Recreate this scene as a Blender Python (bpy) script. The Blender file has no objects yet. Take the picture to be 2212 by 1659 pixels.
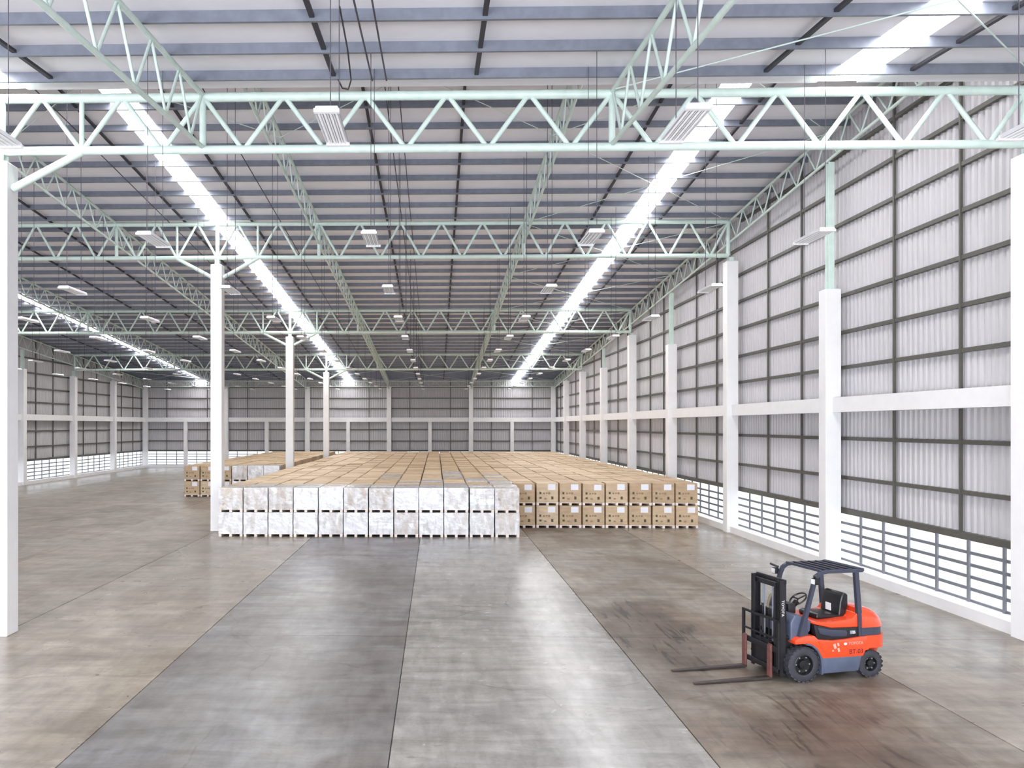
import bpy, bmesh, math, random
from mathutils import Vector, Matrix, Euler
random.seed(7)
scene = bpy.context.scene
C = scene.collection

# ------------------------------------------------------------------ camera
# pin-hole fitted to the column grid (image 2212 x 1659, focal length 1750 px)
W_PX, H_PX, F_PX = 2212.0, 1659.0, 1750.0
CAM_Z, YAW, CX, CY = 4.679, 0.0214, 904.1, 919.75
cam_data = bpy.data.cameras.new('camera')
cam_data.sensor_width = 36.0
cam_data.lens = 36.0 * F_PX / W_PX
cam_data.shift_x = (W_PX / 2 - CX) / W_PX
cam_data.shift_y = (CY - H_PX / 2) / W_PX
cam_data.clip_end = 600
cam = bpy.data.objects.new('camera', cam_data)
cam.location = (0, 0, CAM_Z)
cam.rotation_euler = (math.pi / 2, 0, YAW)
C.objects.link(cam)
scene.camera = cam

# ------------------------------------------------------------------ sky, daylight, exposure
SKY_STRENGTH = 2.0
SKYLIGHT_EMIT = 18.0
DOOR_POWER = 1750.0
world = bpy.data.worlds.new('overcast_sky')
scene.world = world
world.use_nodes = True
bg = world.node_tree.nodes['Background']
bg.inputs['Color'].default_value = (0.86, 0.92, 1.0, 1)
bg.inputs['Strength'].default_value = SKY_STRENGTH
scene.view_settings.view_transform = 'Standard'
scene.view_settings.look = 'None'
scene.view_settings.gamma = 1.0
scene.view_settings.use_curve_mapping = False
scene.view_settings.exposure = 0.36
scene.cycles.max_bounces = 8
scene.cycles.diffuse_bounces = 3
scene.cycles.glossy_bounces = 2
scene.cycles.transparent_max_bounces = 4
scene.cycles.caustics_reflective = False
scene.cycles.caustics_refractive = False

# grid of the building (metres)
XR = 12.99                      # ribbed side wall, column centre line
G = 9.098                       # rafter spacing
XM = XR - 2.5 * G               # free-standing columns
XL = XR - 5 * G                 # opposite side wall
YF = 90.0                       # end wall
YN = -9.0                       # wall behind the camera
DOORS = [-28.0, -20.5, -13.0, -5.5, 2.0, 9.0]

# daylight entering through the open dock doors behind the camera
for i, x in enumerate(DOORS):
    ld = bpy.data.lights.new('dock_door_%d_offscreen' % (i + 1), 'AREA')
    ld.shape = 'RECTANGLE'; ld.size = 4.8; ld.size_y = 5.0
    ld.energy = DOOR_POWER; ld.color = (0.86, 0.92, 1.0)
    lo = bpy.data.objects.new('dock_door_%d_offscreen' % (i + 1), ld)
    lo.location = (x, YN - 0.08, 2.55); lo.rotation_euler = (math.pi / 2, 0, 0)
    C.objects.link(lo)

# ------------------------------------------------------------------ materials
def srgb(r, g, b):
    f = lambda v: (v / 255 / 12.92) if v <= 10 else ((v / 255 + 0.055) / 1.055) ** 2.4
    return (f(r), f(g), f(b), 1)
MATS = {}
def mat(name, col, rough=0.5, metal=0.0, noise=0.0, nscale=3.0, coat=0.0, spec=0.5, emit=0.0, coords='Position', bump=0.0):
    m = bpy.data.materials.new(name); m.use_nodes = True
    nt = m.node_tree; b = nt.nodes['Principled BSDF']
    b.inputs['Base Color'].default_value = col
    b.inputs['Roughness'].default_value = rough
    b.inputs['Metallic'].default_value = metal
    b.inputs['Specular IOR Level'].default_value = spec
    if coat: b.inputs['Coat Weight'].default_value = coat; b.inputs['Coat Roughness'].default_value = 0.12
    if emit:
        b.inputs['Emission Color'].default_value = (1, 1, 1, 1); b.inputs['Emission Strength'].default_value = emit
    if noise:
        if coords == 'Position':
            src = nt.nodes.new('ShaderNodeNewGeometry').outputs['Position']
        else:
            src = nt.nodes.new('ShaderNodeTexCoord').outputs['Object']
        n = nt.nodes.new('ShaderNodeTexNoise'); n.inputs['Scale'].default_value = nscale
        n.inputs['Detail'].default_value = 2; n.inputs['Roughness'].default_value = 0.65
        nt.links.new(src, n.inputs['Vector'])
        r = nt.nodes.new('ShaderNodeValToRGB')
        r.color_ramp.elements[0].position = 0.3; r.color_ramp.elements[1].position = 0.7
        lo = tuple(max(0, c * (1 - noise)) for c in col[:3]) + (1,)
        hi = tuple(min(1, c * (1 + noise * 0.6)) for c in col[:3]) + (1,)
        r.color_ramp.elements[0].color = lo; r.color_ramp.elements[1].color = hi
        nt.links.new(n.outputs['Fac'], r.inputs['Fac'])
        nt.links.new(r.outputs['Color'], b.inputs['Base Color'])
        if bump:
            bp = nt.nodes.new('ShaderNodeBump'); bp.inputs['Strength'].default_value = bump; bp.inputs['Distance'].default_value = 0.02
            nt.links.new(n.outputs['Fac'], bp.inputs['Height']); nt.links.new(bp.outputs['Normal'], b.inputs['Normal'])
    MATS[name] = m
    return m
M = MATS
mat('mint_paint', srgb(206, 222, 214), 0.42, noise=0.07, nscale=4)
mat('white_concrete', srgb(236, 234, 235), 0.6, noise=0.03, nscale=2)
mat('wall_sheet', srgb(198, 195, 198), 0.6, noise=0.03, nscale=1.5)
mat('girt_steel', srgb(88, 86, 80), 0.5, noise=0.12, nscale=5)
mat('louvre_steel', srgb(120, 122, 129), 0.5, noise=0.08, nscale=6)
mat('purlin_steel', srgb(118, 122, 134), 0.42, metal=0.25, noise=0.14, nscale=4)
mat('dark_strap', srgb(48, 46, 54), 0.6)
mat('wire_black', srgb(72, 68, 78), 0.6)
mat('roof_foil', srgb(238, 236, 242), 0.5, noise=0.035, nscale=1.3)
mat('skylight', (1, 1, 1, 1), 0.5, emit=SKYLIGHT_EMIT)
mat('lamp_white', srgb(244, 242, 246), 0.35)
mat('lamp_tube', srgb(250, 250, 250), 0.3)
mat('joint_dark', srgb(96, 92, 90), 0.8)
mat('yard', srgb(225, 224, 220), 0.9)
mat('pallet_wood', srgb(238, 222, 212), 0.7, noise=0.08, nscale=9, coords='Object')
mat('paper_white', srgb(236, 236, 244), 0.5)
mat('print_dark', srgb(84, 82, 58), 0.7)
mat('print_brown', srgb(150, 126, 100), 0.7)
mat('safety_orange', srgb(232, 72, 34), 0.32, noise=0.06, nscale=5, coat=0.5, coords='Object')
mat('body_grey', srgb(78, 85, 104), 0.42, noise=0.1, nscale=6, coords='Object')
mat('guard_grey', srgb(54, 57, 72), 0.4, noise=0.08, nscale=6, coords='Object')
mat('black_metal', srgb(24, 23, 27), 0.45, noise=0.15, nscale=8, coords='Object')
mat('black_vinyl', srgb(22, 22, 25), 0.38)
mat('tyre_rubber', srgb(50, 49, 56), 0.75, noise=0.2, nscale=12, coords='Object')
mat('rim_black', srgb(20, 20, 22), 0.4)
mat('rod_steel', srgb(170, 176, 186), 0.3, metal=0.6)
mat('fork_rust', srgb(104, 62, 58), 0.6, noise=0.25, nscale=12, coords='Object')
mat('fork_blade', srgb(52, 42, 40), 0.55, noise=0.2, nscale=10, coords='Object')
mat('hose_olive', srgb(126, 116, 90), 0.6)
mat('decal_white', srgb(240, 232, 230), 0.4)
mat('decal_pink', srgb(246, 160, 150), 0.4)
mat('decal_dark', srgb(84, 26, 40), 0.5)
mat('glass_lamp', srgb(230, 232, 236), 0.15)

# ribbed carton colours vary box by box
def carton_material():
    m = bpy.data.materials.new('kraft_carton'); m.use_nodes = True
    nt = m.node_tree; N = nt.nodes.new; L = nt.links.new; b = nt.nodes['Principled BSDF']
    b.inputs['Roughness'].default_value = 0.62
    oi = N('ShaderNodeObjectInfo'); ge = N('ShaderNodeNewGeometry')
    ad = N('ShaderNodeMath'); ad.operation = 'ADD'
    L(oi.outputs['Random'], ad.inputs[0]); L(ge.outputs['Random Per Island'], ad.inputs[1])
    fr = N('ShaderNodeMath'); fr.operation = 'FRACT'; L(ad.outputs[0], fr.inputs[0])
    r = N('ShaderNodeValToRGB'); e = r.color_ramp.elements
    e[0].position = 0; e[0].color = srgb(188, 162, 132)
    e[1].position = 1; e[1].color = srgb(220, 198, 170)
    k = r.color_ramp.elements.new(0.5); k.color = srgb(205, 180, 149)
    L(fr.outputs[0], r.inputs['Fac'])
    n = N('ShaderNodeTexNoise'); n.inputs['Scale'].default_value = 2.5; n.inputs['Detail'].default_value = 5
    mp = N('ShaderNodeMapping'); mp.inputs['Scale'].default_value = (1.0, 1.0, 3.0)
    L(ge.outputs['Position'], mp.inputs['Vector']); L(mp.outputs[0], n.inputs['Vector'])
    mx = N('ShaderNodeMix'); mx.data_type = 'RGBA'; mx.blend_type = 'MULTIPLY'
    r2 = N('ShaderNodeValToRGB'); r2.color_ramp.elements[0].position = 0.3; r2.color_ramp.elements[1].position = 0.7
    r2.color_ramp.elements[0].color = (0.82, 0.80, 0.78, 1); r2.color_ramp.elements[1].color = (1.06, 1.05, 1.03, 1)
    L(n.outputs['Fac'], r2.inputs['Fac'])
    mx.inputs['Factor'].default_value = 1.0
    L(r.outputs['Color'], mx.inputs['A']); L(r2.outputs['Color'], mx.inputs['B'])
    L(mx.outputs['Result'], b.inputs['Base Color'])
    MATS['kraft_carton'] = m
carton_material()

def wrap_material():
    # clear stretch film: white hazy folds, clear panes, glossy
    m = bpy.data.materials.new('stretch_film'); m.use_nodes = True
    nt = m.node_tree; N = nt.nodes.new; L = nt.links.new
    b = nt.nodes['Principled BSDF']; out = nt.nodes['Material Output']
    b.inputs['Base Color'].default_value = srgb(238, 237, 240); b.inputs['Roughness'].default_value = 0.18
    b.inputs['Specular IOR Level'].default_value = 0.6
    tr = N('ShaderNodeBsdfTransparent'); ms = N('ShaderNodeMixShader')
    oi = N('ShaderNodeObjectInfo'); ge = N('ShaderNodeNewGeometry')
    mp = N('ShaderNodeMapping'); mp.inputs['Scale'].default_value = (1.8, 1.8, 0.7)
    cm = N('ShaderNodeCombineXYZ'); sc = N('ShaderNodeMath'); sc.operation = 'MULTIPLY'; sc.inputs[1].default_value = 37
    L(oi.outputs['Random'], sc.inputs[0]); L(sc.outputs[0], cm.inputs[2])
    ad = N('ShaderNodeVectorMath'); ad.operation = 'ADD'
    L(ge.outputs['Position'], ad.inputs[0]); L(cm.outputs[0], ad.inputs[1]); L(ad.outputs[0], mp.inputs['Vector'])
    n = N('ShaderNodeTexNoise'); n.inputs['Scale'].default_value = 2.4; n.inputs['Detail'].default_value = 3; n.inputs['Distortion'].default_value = 0.25
    L(mp.outputs[0], n.inputs['Vector'])
    ob = N('ShaderNodeMath'); ob.operation = 'MULTIPLY'; ob.inputs[1].default_value = 0.35
    o2 = N('ShaderNodeMath'); o2.operation = 'FRACT'; o3 = N('ShaderNodeMath'); o3.operation = 'MULTIPLY'; o3.inputs[1].default_value = 7.3
    L(oi.outputs['Random'], o3.inputs[0]); L(o3.outputs[0], o2.inputs[0]); L(o2.outputs[0], ob.inputs[0])
    s = N('ShaderNodeMath'); s.operation = 'ADD'; L(n.outputs['Fac'], s.inputs[0]); L(ob.outputs[0], s.inputs[1])
    r = N('ShaderNodeMapRange'); r.inputs['From Min'].default_value = 0.42; r.inputs['From Max'].default_value = 0.80
    r.inputs['To Min'].default_value = 0.34; r.inputs['To Max'].default_value = 0.88
    L(s.outputs[0], r.inputs['Value']); L(r.outputs[0], ms.inputs['Fac'])
    bp = N('ShaderNodeBump'); bp.inputs['Strength'].default_value = 0.35; bp.inputs['Distance'].default_value = 0.03
    n2 = N('ShaderNodeTexNoise'); n2.inputs['Scale'].default_value = 9; L(ad.outputs[0], n2.inputs['Vector'])
    L(n2.outputs['Fac'], bp.inputs['Height']); L(bp.outputs['Normal'], b.inputs['Normal'])
    L(tr.outputs[0], ms.inputs[1]); L(b.outputs[0], ms.inputs[2]); L(ms.outputs[0], out.inputs['Surface'])
    MATS['stretch_film'] = m
wrap_material()

def floor_material():
    # power-floated concrete: object colour = slab tint, alpha = how stained the slab is
    m = bpy.data.materials.new('floor_concrete'); m.use_nodes = True
    nt = m.node_tree; N = nt.nodes.new; L = nt.links.new; b = nt.nodes['Principled BSDF']
    oi = N('ShaderNodeObjectInfo'); ge = N('ShaderNodeNewGeometry')
    def noise(scale, stretch, detail=6, dist=0.0, rough=0.6):
        mp = N('ShaderNodeMapping'); mp.inputs['Scale'].default_value = stretch
        L(ge.outputs['Position'], mp.inputs['Vector'])
        n = N('ShaderNodeTexNoise'); n.inputs['Scale'].default_value = scale; n.inputs['Detail'].default_value = detail
        n.inputs['Distortion'].default_value = dist; n.inputs['Roughness'].default_value = rough
        L(mp.outputs[0], n.inputs['Vector']); return n.outputs['Fac']
    def ramp(fac, p0, c0, p1, c1):
        r = N('ShaderNodeValToRGB'); e = r.color_ramp.elements
        e[0].position = p0; e[0].color = c0; e[1].position = p1; e[1].color = c1
        L(fac, r.inputs['Fac']); return r.outputs['Color']
    def mul(a, bb, fac=1.0):
        x = N('ShaderNodeMix'); x.data_type = 'RGBA'; x.blend_type = 'MULTIPLY'
        if isinstance(fac, float): x.inputs['Factor'].default_value = fac
        else: L(fac, x.inputs['Factor'])
        L(a, x.inputs['A'])
        if isinstance(bb, tuple): x.inputs['B'].default_value = bb
        else: L(bb, x.inputs['B'])
        return x.outputs['Result']
    def math_(op, a, bb=None):
        x = N('ShaderNodeMath'); x.operation = op
        for i, v in enumerate((a, bb)):
            if v is None: continue
            if isinstance(v, (int, float)): x.inputs[i].default_value = v
            else: L(v, x.inputs[i])
        return x.outputs[0]
    big = ramp(noise(0.22, (1, 0.8, 1), 2, 0.4), 0.36, (0.82, 0.82, 0.84, 1), 0.66, (1.06, 1.04, 1.01, 1))
    mid = ramp(noise(1.1, (1, 1.2, 1), 5, 0.8), 0.34, (0.80, 0.79, 0.79, 1), 0.62, (1.05, 1.05, 1.04, 1))
    streak = ramp(noise(2.6, (1.6, 0.35, 1), 4, 0.3), 0.3, (0.80, 0.79, 0.78, 1), 0.62, (1.06, 1.06, 1.05, 1))
    cross = ramp(noise(1.5, (0.28, 1.7, 1), 5, 0.7), 0.34, (0.76, 0.75, 0.74, 1), 0.60, (1.05, 1.05, 1.04, 1))
    fine = ramp(noise(16, (1, 1, 1), 1), 0.3, (0.93, 0.93, 0.93, 1), 0.7, (1.03, 1.03, 1.03, 1))
    col = mul(mul(mul(mul(mul(oi.outputs['Color'], big), mid), streak), cross), fine)
    # dark drips and spots on every slab
    spots = ramp(noise(1.7, (1, 1.6, 1), 3, 1.6, 0.5), 0.66, (0, 0, 0, 1), 0.82, (1, 1, 1, 1))
    col = mul(col, (0.62, 0.60, 0.59, 1), math_('MULTIPLY', spots, 0.8))
    # worn brown patches and tyre scuffs on the stained slabs
    worn = ramp(noise(0.55, (1, 0.7, 1), 3, 0.7), 0.42, (0, 0, 0, 1), 0.58, (1, 1, 1, 1))
    col = mul(col, srgb(196, 176, 160), math_('MULTIPLY', worn, math_('MULTIPLY', oi.outputs['Alpha'], 0.9)))
    skid = ramp(noise(1.0, (5.0, 0.62, 1), 3, 0.5, 0.62), 0.54, (0, 0, 0, 1), 0.63, (1, 1, 1, 1))
    sp = N('ShaderNodeSeparateXYZ'); L(ge.outputs['Position'], sp.inputs[0])
    wob = math_('MULTIPLY', math_('SUBTRACT', noise(0.8, (1, 1, 1), 3), 0.5), 2.2)
    def blob(cx, cy, rx, ry, soft):
        dx = math_('DIVIDE', math_('SUBTRACT', sp.outputs[0], cx), rx)
        dy = math_('DIVIDE', math_('SUBTRACT', sp.outputs[1], cy), ry)
        d = math_('SQRT', math_('ADD', math_('MULTIPLY', dx, dx), math_('MULTIPLY', dy, dy)))
        d = math_('ADD', d, math_('MULTIPLY', wob, 0.45))
        mr = N('ShaderNodeMapRange'); mr.inputs['From Min'].default_value = 1.0; mr.inputs['From Max'].default_value = 1.0 - soft
        L(d, mr.inputs['Value']); return mr.outputs[0]
    patch = blob(4.95, 18.6, 1.25, 3.9, 0.35)
    col = mul(col, srgb(190, 178, 172), math_('MULTIPLY', patch, 0.95))
    col = mul(col, srgb(112, 102, 100), math_('MULTIPLY', math_('MULTIPLY', patch, skid), 0.95))
    patch2 = blob(5.9, 12.2, 2.0, 2.6, 0.6)
    col = mul(col, srgb(190, 178, 172), math_('MULTIPLY', patch2, 0.75))
    col = mul(col, srgb(150, 142, 138), math_('MULTIPLY', math_('MULTIPLY', patch2, skid), 0.85))
    # hairline cracks
    def crack(scale, thr, seed):
        mp = N('ShaderNodeMapping'); mp.inputs['Location'].default_value = (seed, seed * 0.7, 0)
        L(ge.outputs['Position'], mp.inputs['Vector'])
        nv = N('ShaderNodeTexNoise'); nv.inputs['Scale'].default_value = 0.9; nv.inputs['Detail'].default_value = 3
        L(mp.outputs[0], nv.inputs['Vector'])
        ad = N('ShaderNodeMix'); ad.data_type = 'RGBA'; ad.blend_type = 'ADD'; ad.inputs['Factor'].default_value = 0.5
        L(mp.outputs[0], ad.inputs['A']); L(nv.outputs['Color'], ad.inputs['B'])
        v = N('ShaderNodeTexVoronoi'); v.feature = 'DISTANCE_TO_EDGE'; v.inputs['Scale'].default_value = scale
        L(ad.outputs['Result'], v.inputs['Vector'])
        return ramp(v.outputs['Distance'], thr * 0.4, (1, 1, 1, 1), thr, (0, 0, 0, 1))
    col = mul(col, (0.60, 0.58, 0.56, 1), math_('MULTIPLY', crack(0.16, 0.0035, 3.0), math_('MULTIPLY', worn, 0.8)))
    L(col, b.inputs['Base Color'])
    rr = N('ShaderNodeMapRange'); rr.inputs['To Min'].default_value = 0.16; rr.inputs['To Max'].default_value = 0.34
    L(noise(0.9, (1, 1, 1), 3, 0.5), rr.inputs['Value'])
    L(math_('ADD', rr.outputs[0], math_('MULTIPLY', math_('MULTIPLY', oi.outputs['Alpha'], oi.outputs['Alpha']), 0.38)), b.inputs['Roughness'])
    b.inputs['Specular IOR Level'].default_value = 0.33
    bp = N('ShaderNodeBump'); bp.inputs['Strength'].default_value = 0.025; bp.inputs['Distance'].default_value = 0.02
    L(noise(3.0, (1, 1, 1), 2), bp.inputs['Height']); L(bp.outputs['Normal'], b.inputs['Normal'])
    MATS['floor_concrete'] = m
floor_material()

# ------------------------------------------------------------------ helpers
def link(o, parent=None):
    C.objects.link(o)
    if parent is not None: o.parent = parent
    return o
def empty(name, loc=(0, 0, 0), rz=0.0, parent=None):
    o = bpy.data.objects.new(name, None); o.location = loc; o.rotation_euler = (0, 0, rz); o.empty_display_size = 0.2
    return link(o, parent)
def tag(o, label, cat, group=None):
    o['label'] = label; o['category'] = cat
    if group: o['group'] = group
    return o
def structure(o, label=None):
    o['kind'] = 'structure'
    if label: o['label'] = label
    return o
def mesh_obj(name, verts, faces, material, parent=None, smooth=False):
    me = bpy.data.meshes.new(name); me.from_pydata(verts, [], faces); me.materials.append(M[material])
    if smooth: me.polygons.foreach_set('use_smooth', [True] * len(me.polygons))
    me.update()
    return link(bpy.data.objects.new(name, me), parent)
def bm_obj(name, bm, material, parent=None, smooth=False, bevel=0.0, segs=2):
    if bevel:
        es = [e for e in bm.edges if e.is_manifold and e.calc_face_angle(0) > 0.5]
        bmesh.ops.bevel(bm, geom=es, offset=bevel, segments=segs, affect='EDGES', profile=0.6, clamp_overlap=True)
    bmesh.ops.recalc_face_normals(bm, faces=bm.faces)
    me = bpy.data.meshes.new(name); bm.to_mesh(me); bm.free()
    me.materials.append(M[material])
    if smooth:
        me.polygons.foreach_set('use_smooth', [True] * len(me.polygons))
        try: me.set_sharp_from_angle(angle=math.radians(38))
        except Exception: pass
    return link(bpy.data.objects.new(name, me), parent)
# shared unit meshes, one per material
_unit = {}
def unit(kind, material):
    k = (kind, material)
    if k not in _unit:
        bm = bmesh.new()
        if kind == 'cube': bmesh.ops.create_cube(bm, size=1.0)
        else: bmesh.ops.create_cone(bm, cap_ends=True, segments=int(kind[3:]), radius1=1, radius2=1, depth=1)
        me = bpy.data.meshes.new(kind + '_' + material); bm.to_mesh(me); bm.free(); me.materials.append(M[material])
        if kind != 'cube':
            for p in me.polygons: p.use_smooth = len(p.vertices) == 4
        _unit[k] = me
    return _unit[k]
def offset(parent):
    v = Vector()
    while parent is not None: v += parent.location; parent = parent.parent
    return v
def box(name, lo, hi, material, parent=None):
    """axis-aligned box given in world corners"""
    o = bpy.data.objects.new(name, unit('cube', material))
    c = [(a + b) / 2 for a, b in zip(lo, hi)]
    o.location = Vector(c) - offset(parent)
    o.scale = [max(abs(b - a), 1e-4) for a, b in zip(lo, hi)]
    return link(o, parent)
def bar(name, p0, p1, r, material, parent=None, seg=8, base=None):
    """round bar between two world points"""
    p0, p1 = Vector(p0), Vector(p1); d = p1 - p0
    o = bpy.data.objects.new(name, unit('cyl%d' % seg, material))
    off = offset(parent) if base is None else base
    o.location = (p0 + p1) / 2 - off
    o.rotation_mode = 'QUATERNION'; o.rotation_quaternion = d.to_track_quat('Z', 'Y')
    o.scale = (r, r, d.length)
    return link(o, parent)
def flat_bar(name, p0, p1, w, t, material, parent=None):
    """flat bar between two world points, width w sideways, thickness t"""
    p0, p1 = Vector(p0), Vector(p1); d = p1 - p0
    o = bpy.data.objects.new(name, unit('cube', material))
    o.location = (p0 + p1) / 2 - offset(parent)
    z = d.normalized(); x = Vector((1, 0, 0)) if abs(z.x) < 0.7 else Vector((0, 1, 0))
    y = z.cross(x).normalized(); x = y.cross(z)
    o.rotation_mode = 'QUATERNION'; o.rotation_quaternion = Matrix((x, y, z)).transposed().to_quaternion()
    o.scale = (w, t, d.length)
    return link(o, parent)

# roof geometry (underside of the sheets)
def z_far(y): return 13.98 + 0.0745 * (36.0 - y)
def z_near(y): return 12.32 - 0.088 * (18.0 - y)
def z_roof(y): return z_far(y) if y > 18.0 else z_near(y)

# ------------------------------------------------------------------ floor
yard = mesh_obj('ground', [(-150, -120, -0.16), (150, -120, -0.16), (150, 220, -0.16), (-150, 220, -0.16)], [(0, 1, 2, 3)], 'yard')
structure(yard, 'pale concrete yard outside the building')
floor = structure(box('floor', (XL - 0.75, YN - 0.2, -0.15), (XR + 0.75, YF + 0.75, -0.022), 'joint_dark'), 'grey power-floated concrete floor cast in long strips')
def slab_mesh(dx, dy):
    bm = bmesh.new(); bmesh.ops.create_cube(bm, size=1.0)
    bmesh.ops.scale(bm, vec=(dx, dy, 0.03), verts=bm.verts)
    bmesh.ops.bevel(bm, geom=[e for e in bm.edges if all(v.co.z > 0 for v in e.verts)], offset=0.006, segments=1, affect='EDGES')
    me = bpy.data.meshes.new('floor_slab'); bm.to_mesh(me); bm.free(); me.materials.append(M['floor_concrete']); return me
SP = G / 2
joints = [XL - 0.7] + [XL + SP * k for k in range(1, 10)] + [XR + 0.7]
base_t = [(160, 152, 142)] * 6 + [(136, 134, 136), (166, 164, 162), (148, 140, 131), (160, 152, 142)]
stain_t = [0.4, 0.5, 0.5, 0.6, 0.45, 0.35, 0.5, 0.12, 0.75, 0.35]
_sm = {}
fl_off = Vector(floor.location)
for i in range(10):
    x0, x1 = joints[i], joints[i + 1]
    for j in range(11):
        y0 = -9 + 9 * j; y1 = y0 + 9
        if j == 0: y0 = YN
        if j == 10: y1 = YF + 0.7
        k = (round(x1 - x0, 3), y1 - y0)
        if k not in _sm: _sm[k] = slab_mesh(x1 - x0 - 0.016, y1 - y0 - 0.006)
        o = bpy.data.objects.new('floor_slab', _sm[k])
        rj = random.Random(i * 31 + j)
        s = 0.97 + 0.06 * rj.random()
        c = srgb(*base_t[i])
        o.color = (c[0] * s, c[1] * s, c[2] * s, stain_t[i])
        link(o)
        o.parent = floor
        o.matrix_parent_inverse = Matrix.Diagonal((1 / floor.scale.x, 1 / floor.scale.y, 1 / floor.scale.z, 1)) @ Matrix.Translation(-fl_off)
        o.location = ((x0 + x1) / 2, (y0 + y1) / 2, -0.015)

# ------------------------------------------------------------------ ceiling
ceiling = structure(empty('ceiling', (0, 0, 0)), 'white insulated roof on grey purlins')
SKYX = [-26.3, -9.75, 8.95]
SKW = 0.45
xs = [XL - 0.7]
for x in SKYX: xs += [x - SKW, x + SKW]
xs.append(XR + 0.7)
def sheet(name, x0, x1, y0, y1, zf, material, t=0.05):
    z0, z1 = zf(y0), zf(y1)
    v = [(x0, y0, z0), (x1, y0, z0), (x1, y1, z1), (x0, y1, z1), (x0, y0, z0 + t), (x1, y0, z0 + t), (x1, y1, z1 + t), (x0, y1, z1 + t)]
    return mesh_obj(name, v, [(3, 2, 1, 0), (4, 5, 6, 7), (0, 1, 5, 4), (1, 2, 6, 5), (2, 3, 7, 6), (3, 0, 4, 7)], material, ceiling)
for zf, segs in ((z_near, [(YN - 0.3, 18.3)]), (z_far, [(17.6, 36), (36, 54), (54, 72), (72, YF + 0.75)])):
    for a, b_ in segs:
        for i in range(0, len(xs), 2): sheet('roof_sheet', xs[i], xs[i + 1], a, b_, zf, 'roof_foil')
        for x in SKYX: sheet('skylight_panel', x - SKW, x + SKW, a, b_, lambda y, zf=zf: zf(y) + 0.04, 'skylight', 0.01)
# upstand between the low and the high roof
stepw = structure(box('wall_step', (XL - 0.7, 17.55, z_near(18) + 0.06), (XR + 0.7, 17.6, z_far(17.6) + 0.05), 'roof_foil'), 'white sheeted upstand between the low and the high roof')
# purlins: C sections every 1.5 m
def purlin_mesh(x0, x1):
    prof = [(-0.035, 0.0), (0.04, 0.0), (0.04, 0.03), (0.032, 0.03), (0.032, 0.008), (-0.027, 0.008), (-0.027, 0.192), (0.032, 0.192), (0.032, 0.17), (0.04, 0.17), (0.04, 0.2), (-0.035, 0.2)]
    v = [(x0, y, z) for y, z in prof] + [(x1, y, z) for y, z in prof]; n = len(prof)
    f = [(i, (i + 1) % n, n + (i + 1) % n, n + i) for i in range(n)]
    me = bpy.data.meshes.new('purlin'); me.from_pydata(v, [], f); me.materials.append(M['purlin_steel']); me.update(); return me
pm = purlin_mesh(XL - 0.6, XR + 0.6)
py_near = [18 - 0.8 - 1.5 * k for k in range(0, 18)]
py_far = [19.2 + 1.5 * k for k in range(0, 48)]
for y in py_near + py_far:
    if y > YF: continue
    o = bpy.data.objects.new('purlin', pm); link(o, ceiling)
    zf = z_near if y < 18 else z_far
    o.location = (0, y, zf(y) - 0.203)
    o.rotation_euler = (math.atan(0.088 if y < 18 else -0.0745), 0, 0)
# dark sag straps between the purlins at the third points of each bay
for k in range(5):
    for t in (1 / 3, 2 / 3):
        x = XR - G * (k + t)
        for zf, segs in ((z_near, [(1, 17.3)]), (z_far, [(18.2, 36), (36, 54), (54, 72), (72, YF)])):
            for a, b_ in segs:
                flat_bar('sag_strap', (x, a, zf(a) - 0.12), (x, b_, zf(b_) - 0.12), 0.09, 0.06, 'dark_strap', ceiling)
# conduits beside the middle straps
for x, a, b_, zf in ((-1.35, 4, 17.2, z_near), (-1.05, 4, 17.2, z_near), (-1.5, 18.5, 84, z_far), (-1.1, 18.5, 84, z_far), (-11.9, 18.5, 80, z_far), (-6.9, 20, 80, z_far)):
    bar('conduit', (x, a, zf(a) - 0.23), (x, b_, zf(b_) - 0.23), 0.018, 'wire_black', ceiling, 6)
# thin mint roof bracing rods over the bay next to the ribbed wall
def rod(p, q): bar('roof_brace', p, q, 0.015, 'mint_paint', ceiling, 6)
for a, b_, zf in ((0, 9, z_near), (9, 17.6, z_near), (18.6, 27, z_far), (27, 36, z_far), (36, 45, z_far), (45, 54, z_far), (54, 63, z_far), (63, 72, z_far), (72, 81, z_far), (81, 89.5, z_far)):
    for x0, x1 in ((XR - G, XR), (XR, XR - G)):
        rod((x0, a, zf(a) - 0.32), (x1, b_, zf(b_) - 0.32))
for a, b_ in ((18.6, 27), (81, 89.5)):
    for k in range(1, 5):
        rod((XR - G * k, a, z_far(a) - 0.32), (XR - G * (k + 1), b_, z_far(b_) - 0.32))
        rod((XR - G * (k + 1), a, z_far(a) - 0.32), (XR - G * k, b_, z_far(b_) - 0.32))

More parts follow.
